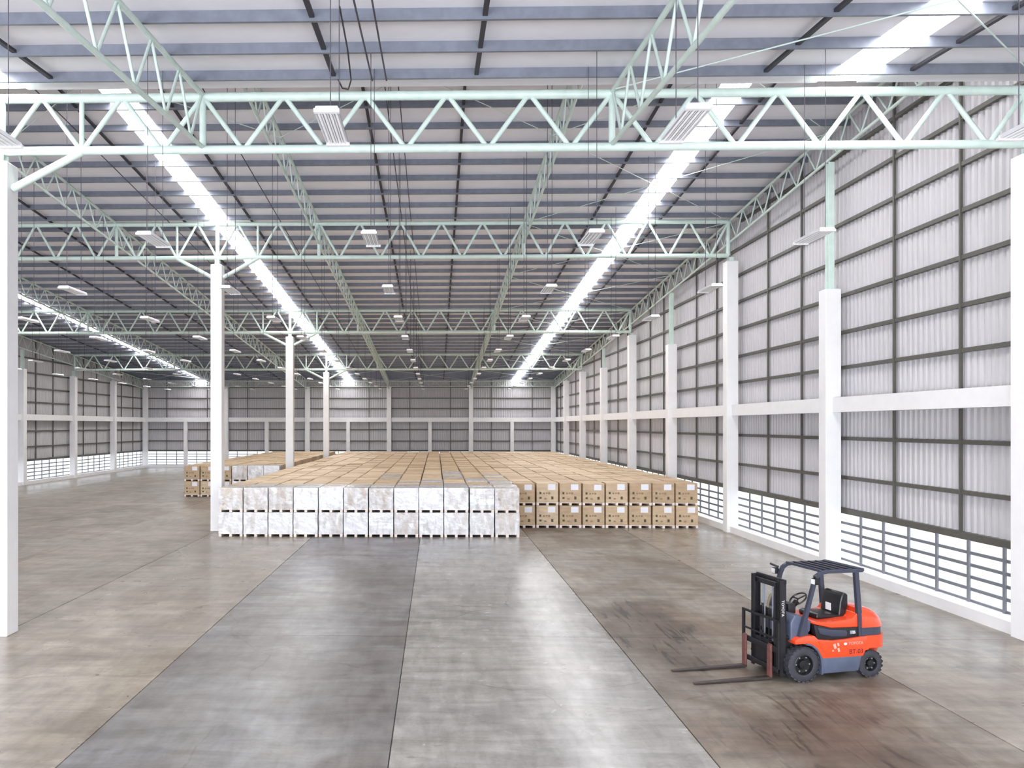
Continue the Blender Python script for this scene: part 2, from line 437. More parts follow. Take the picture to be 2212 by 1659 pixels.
# ------------------------------------------------------------------ walls
GIRTS = [2.98, 4.26, 6.6, 7.76, 8.98, 10.18, 11.36, 12.54, 13.7]
def corrugated(name, mp, u0, u1, z0, ztop, parent):
    pitch = 0.25; prof = [(0, 0), (0.09, 0), (0.125, -0.07), (0.215, -0.07)]
    pts = []
    n = int(round((u1 - u0) / pitch)); p = (u1 - u0) / n
    for i in range(n):
        for a, w in prof: pts.append((u0 + i * p + a * p / pitch, w))
    pts.append((u1, 0))
    off = offset(parent)
    v = []
    for u, w in pts:
        v.append(Vector(mp(u, w, z0)) - off); v.append(Vector(mp(u, w, ztop(u))) - off)
    f = [(2 * i, 2 * i + 2, 2 * i + 3, 2 * i + 1) for i in range(len(pts) - 1)]
    return mesh_obj(name, v, f, 'wall_sheet', parent)
def build_wall(name, label, mp, bays, ztop, sag):
    """mp(u, w, z): u along the wall, w outward from the sheet line (inside negative)"""
    w = structure(empty(name, mp(bays[0][0], 0, 0)), label)
    def bx(nm, u0, u1, w0, w1, z0, z1, material, parent=w):
        a = mp(u0, w0, z0); b_ = mp(u1, w1, z1)
        return box(nm, tuple(min(p, q) for p, q in zip(a, b_)), tuple(max(p, q) for p, q in zip(a, b_)), material, parent)
    U0, U1 = bays[0][0], bays[-1][1]
    bx('plinth', U0, U1, -0.70, -0.02, 0.0, 0.28, 'white_concrete')
    for u0, u1 in bays:
        corrugated('ribbed_sheet', mp, u0, u1, 1.86, ztop, w)
        bx('tie_beam', u0, u1, -0.62, -0.22, 5.12, 5.60, 'white_concrete')
        bx('header_rail', u0, u1, -0.20, -0.035, 1.80, 1.98, 'girt_steel')
        zt = min(ztop(u0), ztop(u1))
        for z in GIRTS:
            if z < zt - 0.25: bx('girt', u0, u1, -0.17, -0.035, z - 0.055, z + 0.055, 'girt_steel')
        nsag = sag
        for k in range(1, nsag + 1):
            u = u0 + (u1 - u0) * k / (nsag + 1)
            bx('sag_rod', u - 0.035, u + 0.035, -0.19, -0.12, 1.9, ztop(u) - 0.1, 'girt_steel')
        # louvre band: sloping blades between mullions, open to daylight
        lp = empty('louvre_panel', mp((u0 + u1) / 2, -0.1, 1.1) if False else tuple(Vector(mp((u0 + u1) / 2, 0, 0)) - w.location), 0, w)
        nb = 5
        for k in range(0, nb):
            z = 0.30 + 1.50 * k / nb
            bx('blade', u0, u1, -0.21, -0.17, z - 0.04, z + 0.04, 'louvre_steel', lp)
        nm_ = max(2, int(round((u1 - u0) / 1.235)))
        for k in range(1, nm_):
            u = u0 + (u1 - u0) * k / nm_
            bx('mullion', u - 0.04, u + 0.04, -0.26, -0.21, 0.28, 1.82, 'louvre_steel', lp)
    return w
WOUT = 0.58
right_bays = [(YN, 0)] + [(9 * k, 9 * k + 9) for k in range(9)] + [(81, YF + WOUT)]
build_wall('wall_right', 'ribbed pale metal wall with dark girts, white tie beam and louvred base', lambda u, w, z: (XR + WOUT + w, u, z), right_bays, lambda u: (z_far(u) if u >= 18 else z_near(u)) + 0.02, 2)
build_wall('wall_left', 'ribbed pale metal wall with brown girts behind the bare floor', lambda u, w, z: (XL - WOUT - w, u, z), right_bays, lambda u: (z_far(u) if u >= 18 else z_near(u)) + 0.02, 2)
far_bays = [(XL + SP * k, XL + SP * (k + 1)) for k in range(10)]
wf = build_wall('wall_far', 'ribbed pale metal end wall with slim columns behind the pallets', lambda u, w, z: (u, YF + WOUT + w, z), far_bays, lambda u: z_far(YF) + 0.02, 1)
# side strips closing the corners
box('corner_post', (XR, YF + 0.25, 0), (XR + WOUT, YF + WOUT, z_far(YF)), 'wall_sheet', wf)
box('corner_post', (XL - WOUT, YF + 0.25, 0), (XL, YF + WOUT, z_far(YF)), 'wall_sheet', wf)
# wall behind the camera with open dock doors
wn = structure(empty('wall_near', (0, YN, 0)), 'white sheeted wall with open dock doors')
edges = [XL - WOUT]
for x in DOORS: edges += [x - 2.45, x + 2.45]
edges.append(XR + WOUT)
for i in range(0, len(edges), 2):
    box('wall_pier', (edges[i], YN - 0.15, 0), (edges[i + 1], YN, 5.1), 'wall_sheet', wn)
box('wall_head', (XL - WOUT, YN - 0.15, 5.1), (XR + WOUT, YN, z_near(YN) + 0.05), 'wall_sheet', wn)

# ------------------------------------------------------------------ columns
def column(name, x, y, ztop, label, group, steel_top=None, half=0.25):
    c = tag(empty(name, (x, y, 0)), label, 'column', group)
    bm = bmesh.new(); bmesh.ops.create_cube(bm, size=1.0)
    bmesh.ops.scale(bm, vec=(2 * half, 2 * half, ztop), verts=bm.verts)
    bmesh.ops.translate(bm, vec=(0, 0, ztop / 2), verts=bm.verts)
    bm_obj('shaft', bm, 'white_concrete', c, bevel=0.015, segs=1)
    if steel_top:
        box('base_plate', (x - 0.2, y - 0.2, ztop), (x + 0.2, y + 0.2, ztop + 0.02), 'mint_paint', c)
        for s in (-1, 1):
            box('post_flange', (x - 0.1, y + s * 0.1 - 0.008, ztop + 0.02), (x + 0.1, y + s * 0.1 + 0.008, steel_top), 'mint_paint', c)
        box('post_web', (x - 0.008, y - 0.095, ztop + 0.02), (x + 0.008, y + 0.095, steel_top), 'mint_paint', c)
    return c
T_TOP = {1: 12.02, 2: 13.68, 3: 12.37, 4: 11.02}
T_BOT = {1: 10.845, 2: 12.182, 3: 10.915, 4: 9.697}
C_TOP = {1: 10.55, 2: 11.85, 3: 10.62, 4: 9.42}
mid_lab = {1: 'white free-standing column with scuffed foot, alone on the bare open floor',
           2: 'white free-standing column beside the corner of the film-wrapped pallet row',
           3: 'white free-standing column rising from the dark gap where the two pallet blocks meet',
           4: 'slim far free-standing column rising out of the carton tops near the end wall'}
for n in (0, 1, 2, 3, 4):
    if n: column('concrete_column', XM, 18.0 * n, C_TOP[n], mid_lab[n], 'free-standing columns', T_BOT[n] - 0.09)
main_lab = {1: 'tall white wall column where the louvred base meets the plinth end, under the low roof edge',
            2: 'tall white wall column standing past the bare carton stacks, carrying the second truss',
            3: 'tall white wall column behind the carton stacks carrying the third truss',
            4: 'tall white wall column behind the carton stacks carrying the fourth truss'}
for n in (1, 2, 3, 4):
    column('wall_column', XR, 18.0 * n, C_TOP[n] + 0.05, main_lab[n], 'columns along the ribbed wall by the forklift', T_BOT[n] - 0.09)
    if n > 2: column('wall_column', XL, 18.0 * n, C_TOP[n] - 0.3, 'white truss-bearing column against the wall beyond the bare floor', 'truss columns along the wall beyond the bare floor', T_BOT[n] - 0.09)
half_lab = {1.5: 'shorter white wall column with green steel post on top, behind the forklift',
            2.5: 'shorter white wall column with green steel post, at the corner of the bare carton stacks',
            3.5: 'shorter white wall column with green steel post, between the third and fourth trusses',
            4.5: 'shorter white wall column nearest the end wall'}
for n in (1.5, 2.5, 3.5, 4.5):
    y = 18.0 * n
    column('wall_column', XR, y, 9.15, half_lab[n], 'columns along the ribbed wall by the forklift', max(z_far(y) - 1.3, 9.3))
    if n > 3: column('wall_column', XL, y, 9.15, 'shorter white column with green steel post on the wall beyond the bare floor', 'short columns along the wall beyond the bare floor', max(z_far(y) - 1.3, 9.3))
for k in range(6):
    column('end_wall_column', XR - G * k, YF, 9.0, 'tall slim white column against the end wall' if 0 < k < 5 else ('corner column where the ribbed wall by the cartons meets the end wall' if k == 0 else 'corner column where the end wall meets the wall beyond the bare floor'), 'tall columns along the end wall')
    if k < 5: column('end_wall_column', XR - G * (k + 0.5), YF - 0.0, 5.11, 'short slim column stopping under the end wall tie beam', 'short columns along the end wall', half=0.2)

# ------------------------------------------------------------------ trusses
PN = G / 5
tr_lab = {1: 'thick mint green tube truss where the low roof meets the high roof', 2: 'mint green tube truss one bay past the low roof edge',
          3: 'mint green tube truss two bays past the low roof edge', 4: 'mint green tube truss next to the end wall'}
for n in (1, 2, 3, 4):
    y = 18.0 * n; zt, zb = T_TOP[n], T_BOT[n]
    t = tag(empty('tube_truss', (XM, y, zb)), tr_lab[n], 'truss', 'trusses across the hall')
    bar('top_chord', (XL + 0.1, y, zt), (XR - 0.1, y, zt), 0.1, 'mint_paint', t, 14)
    bar('bottom_chord', (XL + 0.1, y, zb), (XR - 0.1, y, zb), 0.095, 'mint_paint', t, 14)
    apex = []
    x = XR
    k = 0
    while x > XL - 0.01:
        apex.append(x); k += 1; x = XR - PN * k
    rb = 0.055
    for i, x in enumerate(apex):
        if x - PN / 2 > XL - 0.05:
            xa = x - 0.06 if i else x - 0.12
            bar('web_bar', (xa, y, zt - 0.06), (max(x - PN / 2 + 0.06, XL), y, zb + 0.06), rb, 'mint_paint', t, 10)
        if i and x + PN / 2 < XR + 0.05:
            bar('web_bar', (x + 0.06, y, zt - 0.06), (x + PN / 2 - 0.06, y, zb + 0.06), rb, 'mint_paint', t, 10)
    for k in range(1, 5):
        x = XR - G * k
        bar('upright', (x, y, zb), (x, y, zt), 0.075, 'mint_paint', t, 10)
    for x in (XL + 0.1, XM, XR - 0.1): bar('upright', (x, y, zb), (x, y, zt), 0.09, 'mint_paint', t, 10)
    for x in (XM - PN, XM + PN):
        bar('upright', (x, y, zb), (x, y, zt), 0.055, 'mint_paint', t, 10)
    for s in (-1, 1):
        bar('knee_brace', (XM + s * PN, y, zb - 0.03), (XM + s * 0.245, y, C_TOP[n] - 0.55), 0.085, 'mint_paint', t, 12)

# rafters: light lattice girders along the building, under the purlins
def lattice(name, x, ya, yb, zt, zb, label, group, nodes):
    t = tag(empty(name, (x, ya, zb(ya))), label, 'girder', group)
    bar('top_chord', (x, ya, zt(ya)), (x, yb, zt(yb)), 0.055, 'mint_paint', t, 10)
    bar('bottom_chord', (x, ya, zb(ya)), (x, yb, zb(yb)), 0.05, 'mint_paint', t, 10)
    st = (yb - ya) / nodes
    for i in range(nodes):
        a = ya + st * i; m_ = a + st / 2; b_ = a + st
        bar('web_bar', (x, a, zt(a)), (x, m_, zb(m_)), 0.03, 'mint_paint', t, 6)
        bar('web_bar', (x, m_, zb(m_)), (x, b_, zt(b_)), 0.03, 'mint_paint', t, 6)
pos_word = {0: 'hugging the ribbed wall', 1: 'first inward from the ribbed wall', 2: 'second inward from the ribbed wall', 3: 'third inward from the ribbed wall', 4: 'fourth inward from the ribbed wall', 5: 'hugging the wall beyond the bare floor'}
for k in range(6):
    x = XR - G * k - (0.02 if k == 0 else 0) + (0.02 if k == 5 else 0)
    lattice('roof_girder', x, 2.0, 17.9, lambda y: z_near(y) - 0.26, lambda y: z_near(y) - 1.42, 'mint lattice girder under the low roof, ' + pos_word[k], 'low roof girders', 10)
    for i, (a, b_) in enumerate(((18.4, 36), (36, 54), (54, 72), (72, 89.4))):
        span = ('first to second truss', 'second to third truss', 'third to fourth truss', 'fourth truss to end wall')[i]
        lattice('roof_girder', x, a, b_, lambda y: z_far(y) - 0.26, lambda y: z_far(y) - 1.2, 'lattice girder from ' + span + ', ' + pos_word[k], 'high roof girders', 12)
# light girder along the top of the end wall
t = tag(empty('end_girder', (XR, YF - 0.2, 9.0)), 'thin mint lattice girder along the top of the end wall', 'girder')
bar('top_chord', (XL, YF - 0.35, 9.6), (XR, YF - 0.35, 9.6), 0.05, 'mint_paint', t, 8)
bar('bottom_chord', (XL, YF - 0.35, 9.02), (XR, YF - 0.35, 9.02), 0.05, 'mint_paint', t, 8)
nn = 40; st = 5 * G / nn
for i in range(nn):
    a = XL + st * i
    bar('web_bar', (a, YF - 0.35, 9.02), (a + st / 2, YF - 0.35, 9.6), 0.025, 'mint_paint', t, 6)
    bar('web_bar', (a + st / 2, YF - 0.35, 9.6), (a + st, YF - 0.35, 9.02), 0.025, 'mint_paint', t, 6)

# ------------------------------------------------------------------ hanging fluorescent fixtures
LZ = 8.5
def fixture_meshes():
    # housing: shallow tray with sloping sides open below; ribs between the tubes
    bm = bmesh.new()
    L_, W_ = 1.24, 0.31
    def tray(z0, z1, w0, l0, w1, l1):
        vs = [bm.verts.new((sx * w / 2, sy * l / 2, z)) for (w, l, z) in ((w0, l0, z0), (w1, l1, z1)) for sx, sy in ((-1, -1), (1, -1), (1, 1), (-1, 1))]
        for i in range(4): bm.faces.new((vs[i], vs[(i + 1) % 4], vs[4 + (i + 1) % 4], vs[4 + i]))
        bm.faces.new(vs[4:])
    tray(0, 0.07, W_, L_, W_ * 0.86, L_ * 0.96)
    tray(0.002, 0.035, W_ - 0.01, L_ - 0.012, W_ * 0.86, L_ * 0.95)
    for sy in (-1, 1):      # end caps
        r = bmesh.ops.create_cube(bm, size=1.0); bmesh.ops.scale(bm, vec=(W_, 0.07, 0.045), verts=r['verts']); bmesh.ops.translate(bm, vec=(0, sy * (L_ / 2 - 0.035), 0.012), verts=r['verts'])
    for i in range(3):      # reflector ridges
        r = bmesh.ops.create_cube(bm, size=1.0); bmesh.ops.scale(bm, vec=(0.012, L_ - 0.1, 0.03), verts=r['verts']); bmesh.ops.translate(bm, vec=((i - 1) * 0.072, 0, 0.018), verts=r['verts'])
    hs = bpy.data.meshes.new('housing'); bm.to_mesh(hs); bm.free(); hs.materials.append(M['lamp_white'])
    bm = bmesh.new(); bmesh.ops.create_cone(bm, cap_ends=True, segments=8, radius1=0.013, radius2=0.013, depth=1.12, matrix=Matrix.Rotation(math.pi / 2, 4, 'X'))
    tb = bpy.data.meshes.new('tube'); bm.to_mesh(tb); bm.free(); tb.materials.append(M['lamp_tube'])
    return hs, tb
hs, tb = fixture_meshes()
ORD = ['first', 'second', 'third', 'fourth', 'fifth', 'sixth', 'seventh', 'eighth', 'ninth', 'tenth', 'eleventh', 'twelfth', 'thirteenth', 'fourteenth', 'fifteenth', 'sixteenth', 'seventeenth', 'eighteenth', 'nineteenth', 'twentieth']
ROWS = ['under the low roof', 'just before the low roof edge'] + ['%s row past the low roof edge' % w for w in ORD]
def fixture(x, y, lab):
    o = tag(empty('hanging_light', (x, y, LZ)), lab, 'light', 'hanging fluorescent fixtures')
    h = bpy.data.objects.new('housing', hs); link(h, o)
    for i in range(4):
        tbo = bpy.data.objects.new('tube', tb); tbo.location = ((i - 1.5) * 0.072, 0, 0.005); link(tbo, o)
    for sx in ((0.03, -0.45), (0.03, 0.45)):
        yy = y + sx[1]; zf = z_near if yy < 17.6 else z_far
        bar('wire', (x + sx[0], yy, LZ + 0.06), (x + sx[0], yy, zf(yy) - 0.02), 0.007 if y < 20 else 0.009, 'wire_black', o, 5)
for j in range(13):
    y = 10.42 + 6.22 * j
    for k in range(-7, 3):
        x = -1.33 + 4.5 * k
        if x < XL + 0.6 or x > XR - 0.3: continue
        if abs(x - XM) < 0.4: x -= 0.35
        u = CX + F_PX * (x / y + YAW)
        if u < -120 or u > W_PX + 120: continue
        fixture(x, y, 'fluorescent fixture, %s from the ribbed wall, %s' % (ORD[2 - k], ROWS[j]))

# ------------------------------------------------------------------ pallet loads
PP, RP, TH = 1.06, 1.07, 1.03          # column pitch, row pitch, tier height
PW, PD, PH, CW, CH = 1.01, 1.0, 0.13, 0.995, 0.885
def pallet_mesh():
    bm = bmesh.new()
    def b(x0, x1, y0, y1, z0, z1):
        r = bmesh.ops.create_cube(bm, size=1.0); bmesh.ops.scale(bm, vec=(x1 - x0, y1 - y0, z1 - z0), verts=r['verts'])
        bmesh.ops.translate(bm, vec=((x0 + x1) / 2, (y0 + y1) / 2, (z0 + z1) / 2), verts=r['verts'])
    for i in range(6): b(-PW / 2, PW / 2, -PD / 2 + i * 0.172, -PD / 2 + i * 0.172 + 0.14, 0.10, PH)
    for x in (-0.5, -0.055, 0.39): b(x, x + 0.11, -PD / 2, PD / 2, 0.0, 0.10)
    me = bpy.data.meshes.new('pallet'); bm.to_mesh(me); bm.free(); me.materials.append(M['pallet_wood']); return me
def carton_mesh():
    bm = bmesh.new(); bmesh.ops.create_cube(bm, size=1.0)
    bmesh.ops.scale(bm, vec=(CW, CW, CH), verts=bm.verts); bmesh.ops.translate(bm, vec=(0, 0, PH + CH / 2), verts=bm.verts)
    bmesh.ops.bevel(bm, geom=bm.edges[:], offset=0.018, segments=1, affect='EDGES')
    me = bpy.data.meshes.new('carton'); bm.to_mesh(me); bm.free(); me.materials.append(M['kraft_carton']); return me
def quads(name, rects, material, y):
    v = []; f = []
    for x0, x1, z0, z1 in rects:
        i = len(v)
        for yy in (y, y - 0.003): v += [(x0, yy, z0), (x1, yy, z0), (x1, yy, z1), (x0, yy, z1)]
        f += [(i + 4, i + 5, i + 6, i + 7), (i, i + 4, i + 7, i + 3), (i + 1, i + 2, i + 6, i + 5), (i + 3, i + 7, i + 6, i + 2), (i, i + 1, i + 5, i + 4)]
    me = bpy.data.meshes.new(name); me.from_pydata(v, [], f); me.materials.append(M[material]); me.update(); return me
yf_ = -CW / 2
ME_P, ME_C = pallet_mesh(), carton_mesh()
ME_L = quads('paper_label', [(0.02, 0.36, 0.70, 0.96)], 'paper_white', yf_)
ME_K = quads('printed_symbols', [(-0.37, -0.28, 0.50, 0.61), (-0.37, -0.27, 0.29, 0.38), (0.17, 0.27, 0.27, 0.40)], 'print_dark', yf_)
ME_T = quads('printed_text', [(-0.20, -0.12, 0.50, 0.58), (-0.08, 0.0, 0.52, 0.58), (0.03, 0.12, 0.50, 0.59), (-0.15, -0.04, 0.27, 0.33)], 'print_brown', yf_)
def wrap_mesh(seed):
    rr = random.Random(seed); bm = bmesh.new(); bmesh.ops.create_cube(bm, size=1.0)
    bmesh.ops.scale(bm, vec=(CW + 0.024, CW + 0.024, CH + 0.03), verts=bm.verts); bmesh.ops.translate(bm, vec=(0, 0, PH + CH / 2 - 0.005), verts=bm.verts)
    bmesh.ops.subdivide_edges(bm, edges=bm.edges[:], cuts=3, use_grid_fill=True)
    for v in bm.verts: v.co += Vector((rr.uniform(-1, 1), rr.uniform(-1, 1), 0)) * 0.005
    me = bpy.data.meshes.new('stretch_wrap'); bm.to_mesh(me); bm.free(); me.materials.append(M['stretch_film']); return me
ME_W = [wrap_mesh(s) for s in range(4)]
def child(name, me, p): return link(bpy.data.objects.new(name, me), p)
def pallet_load(x, y, tier, kind, label, group, rng):
    o = tag(empty('pallet_load', (x + rng.uniform(-.012, .012), y + rng.uniform(-.02, .02), tier * TH), rng.uniform(-.006, .006)), label, 'pallet', group)
    child('pallet', ME_P, o); child('carton', ME_C, o)
    if kind in ('face', 'wrapped'):
        if kind == 'face': child('paper_label', ME_L, o)
        child('printed_symbols', ME_K, o); child('printed_text', ME_T, o)
    if kind in ('wrapped', 'wrapped_top'): child('stretch_wrap', ME_W[rng.randrange(4)], o)
    return o
FX0, FY0 = -9.20, 34.06
cells = []          # (x, y, row, section)
for i in range(12):
    for r in range(45): cells.append((FX0 + PP * (i + 0.5), FY0 + 0.5 + RP * r, r, 'A'))
for i in range(8):
    for r in range(3, 45): cells.append((FX0 + PP * (12 + i + 0.5), FY0 + 0.5 + RP * r, r, 'B'))
for i in range(6):
    for r in range(28): cells.append((-16.65 + PP * (i + 0.5), 53.2 + 0.5 + RP * r, r, 'D'))
HOLES = {('A', 1, 18), ('A', 2, 18), ('A', 3, 19), ('D', 5, 2), ('A', 0, 24)}
rng = random.Random(3)
singles = []; rest = []
for c in cells:
    x, y, r, s = c
    front = (s == 'A' and r == 0) or (s == 'B' and r == 3) or (s == 'D' and r == 0)
    ci = int((x - (FX0 if s != 'D' else -16.65)) / PP)
    for tier in (0, 1):
        if tier == 1 and (s, ci, r) in HOLES: continue
        if front: singles.append((0, x, y, tier, r, s))
        elif tier == 1: singles.append((y, x, y, tier, r, s))
        else: rest.append((x, y, tier))
singles.sort(key=lambda q: q[0])
rest += [(q[1], q[2], q[3]) for q in singles[300:]]
rw = random.Random(11)
for q in singles[:300]:
    k, x, y, tier, r, s = q
    tw = ('bottom', 'top')[tier]
    ci = int((x - (FX0 if s != 'D' else -16.65)) / PP)
    if k == 0:
        kind = {'A': 'wrapped', 'B': 'face', 'D': 'wrapped' if x > -13.4 else 'face'}[s]
        if s == 'A': lab, grp = 'film-wrapped carton pallet, %s tier of the shiny front row, %s from the white column' % (tw, ORD[ci]), 'film-wrapped front row'
        elif s == 'B': lab, grp = 'bare kraft carton pallet with white label, %s tier, %s counted from the louvred wall' % (tw, ORD[19 - ci]), 'bare carton front row'
        else: lab, grp = 'carton pallet fronting the small separate block, %s tier, %s from the gap' % (tw, ORD[5 - ci]), 'small block front row'
    else:
        kind = 'plain'
        if s == 'A' and (r < 2 or (r < 13 and ci > 5 and rw.random() < 0.22)): kind = 'wrapped_top'
        n_ = ORD[r - 1] if s == 'A' else ORD[r - 4]
        what = 'film-covered' if kind == 'wrapped_top' else 'plain brown'
        if s == 'A': lab, grp = '%s carton top, %s row behind the film-wrapped front, %s from column side' % (what, n_, ORD[ci]), 'carton tops behind the film-wrapped front'
        else: lab, grp = '%s carton top, %s row behind the bare carton front, %s from the louvred wall' % (what, n_, ORD[19 - ci]), 'carton tops behind the bare carton front'
    o = pallet_load(x, y, tier, kind, lab, grp, rng)
    if tier: o.scale.z = 1.0 + rw.uniform(-0.012, 0.022); o.rotation_euler.z *= 0.5
# everything past the 300 that show largest: one object
v = []; f = []; mi = []
def addbox(x0, x1, y0, y1, z0, z1, m_):
    i = len(v)
    v.extend([(x0, y0, z0), (x1, y0, z0), (x1, y1, z0), (x0, y1, z0), (x0, y0, z1), (x1, y0, z1), (x1, y1, z1), (x0, y1, z1)])
    f.extend([(i + 3, i + 2, i + 1, i), (i + 4, i + 5, i + 6, i + 7), (i, i + 1, i + 5, i + 4), (i + 1, i + 2, i + 6, i + 5), (i + 2, i + 3, i + 7, i + 6), (i + 3, i, i + 4, i + 7)])
    mi.extend([m_] * 6)
for x, y, tier in rest:
    x += rng.uniform(-.012, .012); y += rng.uniform(-.02, .02)
    z = tier * TH; h = CW / 2; d = rng.uniform(-0.015, 0.02) if tier else 0.0
    addbox(x - h, x + h, y - h, y + h, z + PH, z + PH + CH + d, 0)
    addbox(x - .5, x + .5, y - .5, y + .5, z + 0.1, z + PH, 1)
    for xx in (-.5, -.055, .39): addbox(x + xx, x + xx + .11, y - .5, y + .5, z, z + .1, 1)
me = bpy.data.meshes.new('packed_pallets'); me.from_pydata(v, [], f)
me.materials.append(M['kraft_carton']); me.materials.append(M['pallet_wood'])
me.polygons.foreach_set('material_index', mi); me.update()
o = link(bpy.data.objects.new('packed_pallets', me))
tag(o, 'mass of kraft carton pallets packed two high towards the end wall', 'pallets'); o['kind'] = 'stuff'

# ------------------------------------------------------------------ forklift (forward +x, left +y)
FK = tag(empty('forklift', (7.223, 15.583, 0), math.pi + math.radians(12.5)), 'orange and grey counterbalance forklift parked on the concrete with forks lowered', 'forklift')
def prism(name, prof, y0, y1, material, parent=FK, bevel=0.0, segs=2, smooth=False):
    """side profile (x, z) extruded across the truck"""
    bm = bmesh.new()
    a = [bm.verts.new((x, y0, z)) for x, z in prof]; b = [bm.verts.new((x, y1, z)) for x, z in prof]
    n = len(prof)
    bm.faces.new(a); bm.faces.new(b[::-1])
    for i in range(n): bm.faces.new((a[i], b[i], b[(i + 1) % n], a[(i + 1) % n]))
    bmesh.ops.recalc_face_normals(bm, faces=bm.faces)
    return bm_obj(name, bm, material, parent, smooth or bevel > 0, bevel, segs)
def lbox(name, x0, x1, y0, y1, z0, z1, material, parent=FK, bevel=0.0, segs=2):
    bm = bmesh.new(); bmesh.ops.create_cube(bm, size=1.0)
    bmesh.ops.scale(bm, vec=(x1 - x0, y1 - y0, z1 - z0), verts=bm.verts)
    bmesh.ops.translate(bm, vec=((x0 + x1) / 2, (y0 + y1) / 2, (z0 + z1) / 2), verts=bm.verts)
    return bm_obj(name, bm, material, parent, bevel > 0, bevel, segs)
def sweep(name, path, size, material, parent=FK, round_=True, seg=10):
    """tube or rectangular bar along 3-D path; size = radius or list of (w_in_plane, w_y)"""
    bm = bmesh.new(); rings = []
    P = [Vector(p) for p in path]; n = len(P)
    up = Vector((0, 1, 0)) if max(abs(p.y - P[0].y) for p in P) < 0.02 else Vector((0, 0, 1))
    for i, p in enumerate(P):
        d = (P[min(i + 1, n - 1)] - P[max(i - 1, 0)]).normalized()
        if abs(d.dot(up)) > 0.95: up = Vector((1, 0, 0))
        s = d.cross(up).normalized(); t_ = s.cross(d).normalized()
        sz = size[i] if isinstance(size, list) else size
        if round_:
            rings.append([bm.verts.new(p + (s * math.cos(2 * math.pi * k / seg) + t_ * math.sin(2 * math.pi * k / seg)) * sz) for k in range(seg)])
        else:
            w, h = sz
            rings.append([bm.verts.new(p + s * (a * w / 2) + t_ * (b * h / 2)) for a, b in ((-1, -1), (1, -1), (1, 1), (-1, 1))])
    m_ = len(rings[0])
    for a, b in zip(rings, rings[1:]):
        for k in range(m_): bm.faces.new((a[k], a[(k + 1) % m_], b[(k + 1) % m_], b[k]))
    bm.faces.new(rings[0][::-1]); bm.faces.new(rings[-1])
    return bm_obj(name, bm, material, parent, True)
def lathe_y(bm, prof, cx, cz, seg=36, caps=True):
    """profile (y, r) spun about the axle at (cx, cz)"""
    rings = []
    for y, r in prof:
        rings.append([bm.verts.new((cx + r * math.cos(2 * math.pi * k / seg), y, cz + r * math.sin(2 * math.pi * k / seg))) for k in range(seg)])
    for a, b in zip(rings, rings[1:]):
        for k in range(seg): bm.faces.new((a[k], a[(k + 1) % seg], b[(k + 1) % seg], b[k]))
    if caps: bm.faces.new(rings[0][::-1]); bm.faces.new(rings[-1])
def wheel(cx, yc, r, w, rim_r, lugs, side):
    bm = bmesh.new(); h = w / 2
    lathe_y(bm, [(yc - h * 0.92, rim_r), (yc - h, rim_r + 0.03), (yc - h * 0.97, r * 0.86), (yc - h * 0.80, r * 0.955), (yc - h * 0.3, r * 0.965), (yc + h * 0.3, r * 0.965), (yc + h * 0.80, r * 0.955), (yc + h * 0.97, r * 0.86), (yc + h, rim_r + 0.03), (yc + h * 0.92, rim_r)], cx, r, caps=False)
    tyre = bm_obj('tyre', bm, 'tyre_rubber', FK, True)
    bm = bmesh.new()
    for i in range(lugs):
        a = 2 * math.pi * i / lugs
        for s in (-1, 1):
            aa = a + (math.pi / lugs if s > 0 else 0)
            rr_ = bmesh.ops.create_cube(bm, size=1.0)
            mt = Matrix.Translation((cx, yc, r)) @ Matrix.Rotation(-aa, 4, 'Y') @ Matrix.Translation((r * 0.962, s * h * 0.52, 0)) @ Matrix.Rotation(s * 0.35, 4, 'X') @ Matrix.Diagonal((r * 0.075, h * 0.98, 2 * math.pi * r / lugs * 0.52, 1))
            bmesh.ops.transform(bm, matrix=mt, verts=rr_['verts'])
    bm_obj('tread', bm, 'tyre_rubber', tyre)
    bm = bmesh.new()
    yo = yc + side * h * 0.92
    lathe_y(bm, [(yc - side * h * 0.5, rim_r), (yo, rim_r), (yo + side * 0.005, rim_r - 0.015), (yo - side * 0.05, rim_r - 0.03), (yo - side * 0.055, rim_r * 0.5), (yo - side * 0.01, rim_r * 0.42), (yo - side * 0.005, 0.02)], cx, r, 30)
    rim = bm_obj('rim', bm, 'rim_black', tyre, True)
    bm = bmesh.new()
    for i in range(6):
        a = 2 * math.pi * i / 6
        bmesh.ops.create_cone(bm, cap_ends=True, segments=6, radius1=0.014, radius2=0.012, depth=0.03, matrix=Matrix.Translation((cx + rim_r * 0.72 * math.cos(a), yo - side * 0.045, r + rim_r * 0.72 * math.sin(a))) @ Matrix.Rotation(math.pi / 2, 4, 'X'))
    bm_obj('wheel_nuts', bm, 'rod_steel', tyre)
for s in (1, -1):
    wheel(0.66, s * 0.455, 0.325, 0.23, 0.19, 22, s)
    wheel(-0.77, s * 0.435, 0.255, 0.18, 0.14, 18, s)
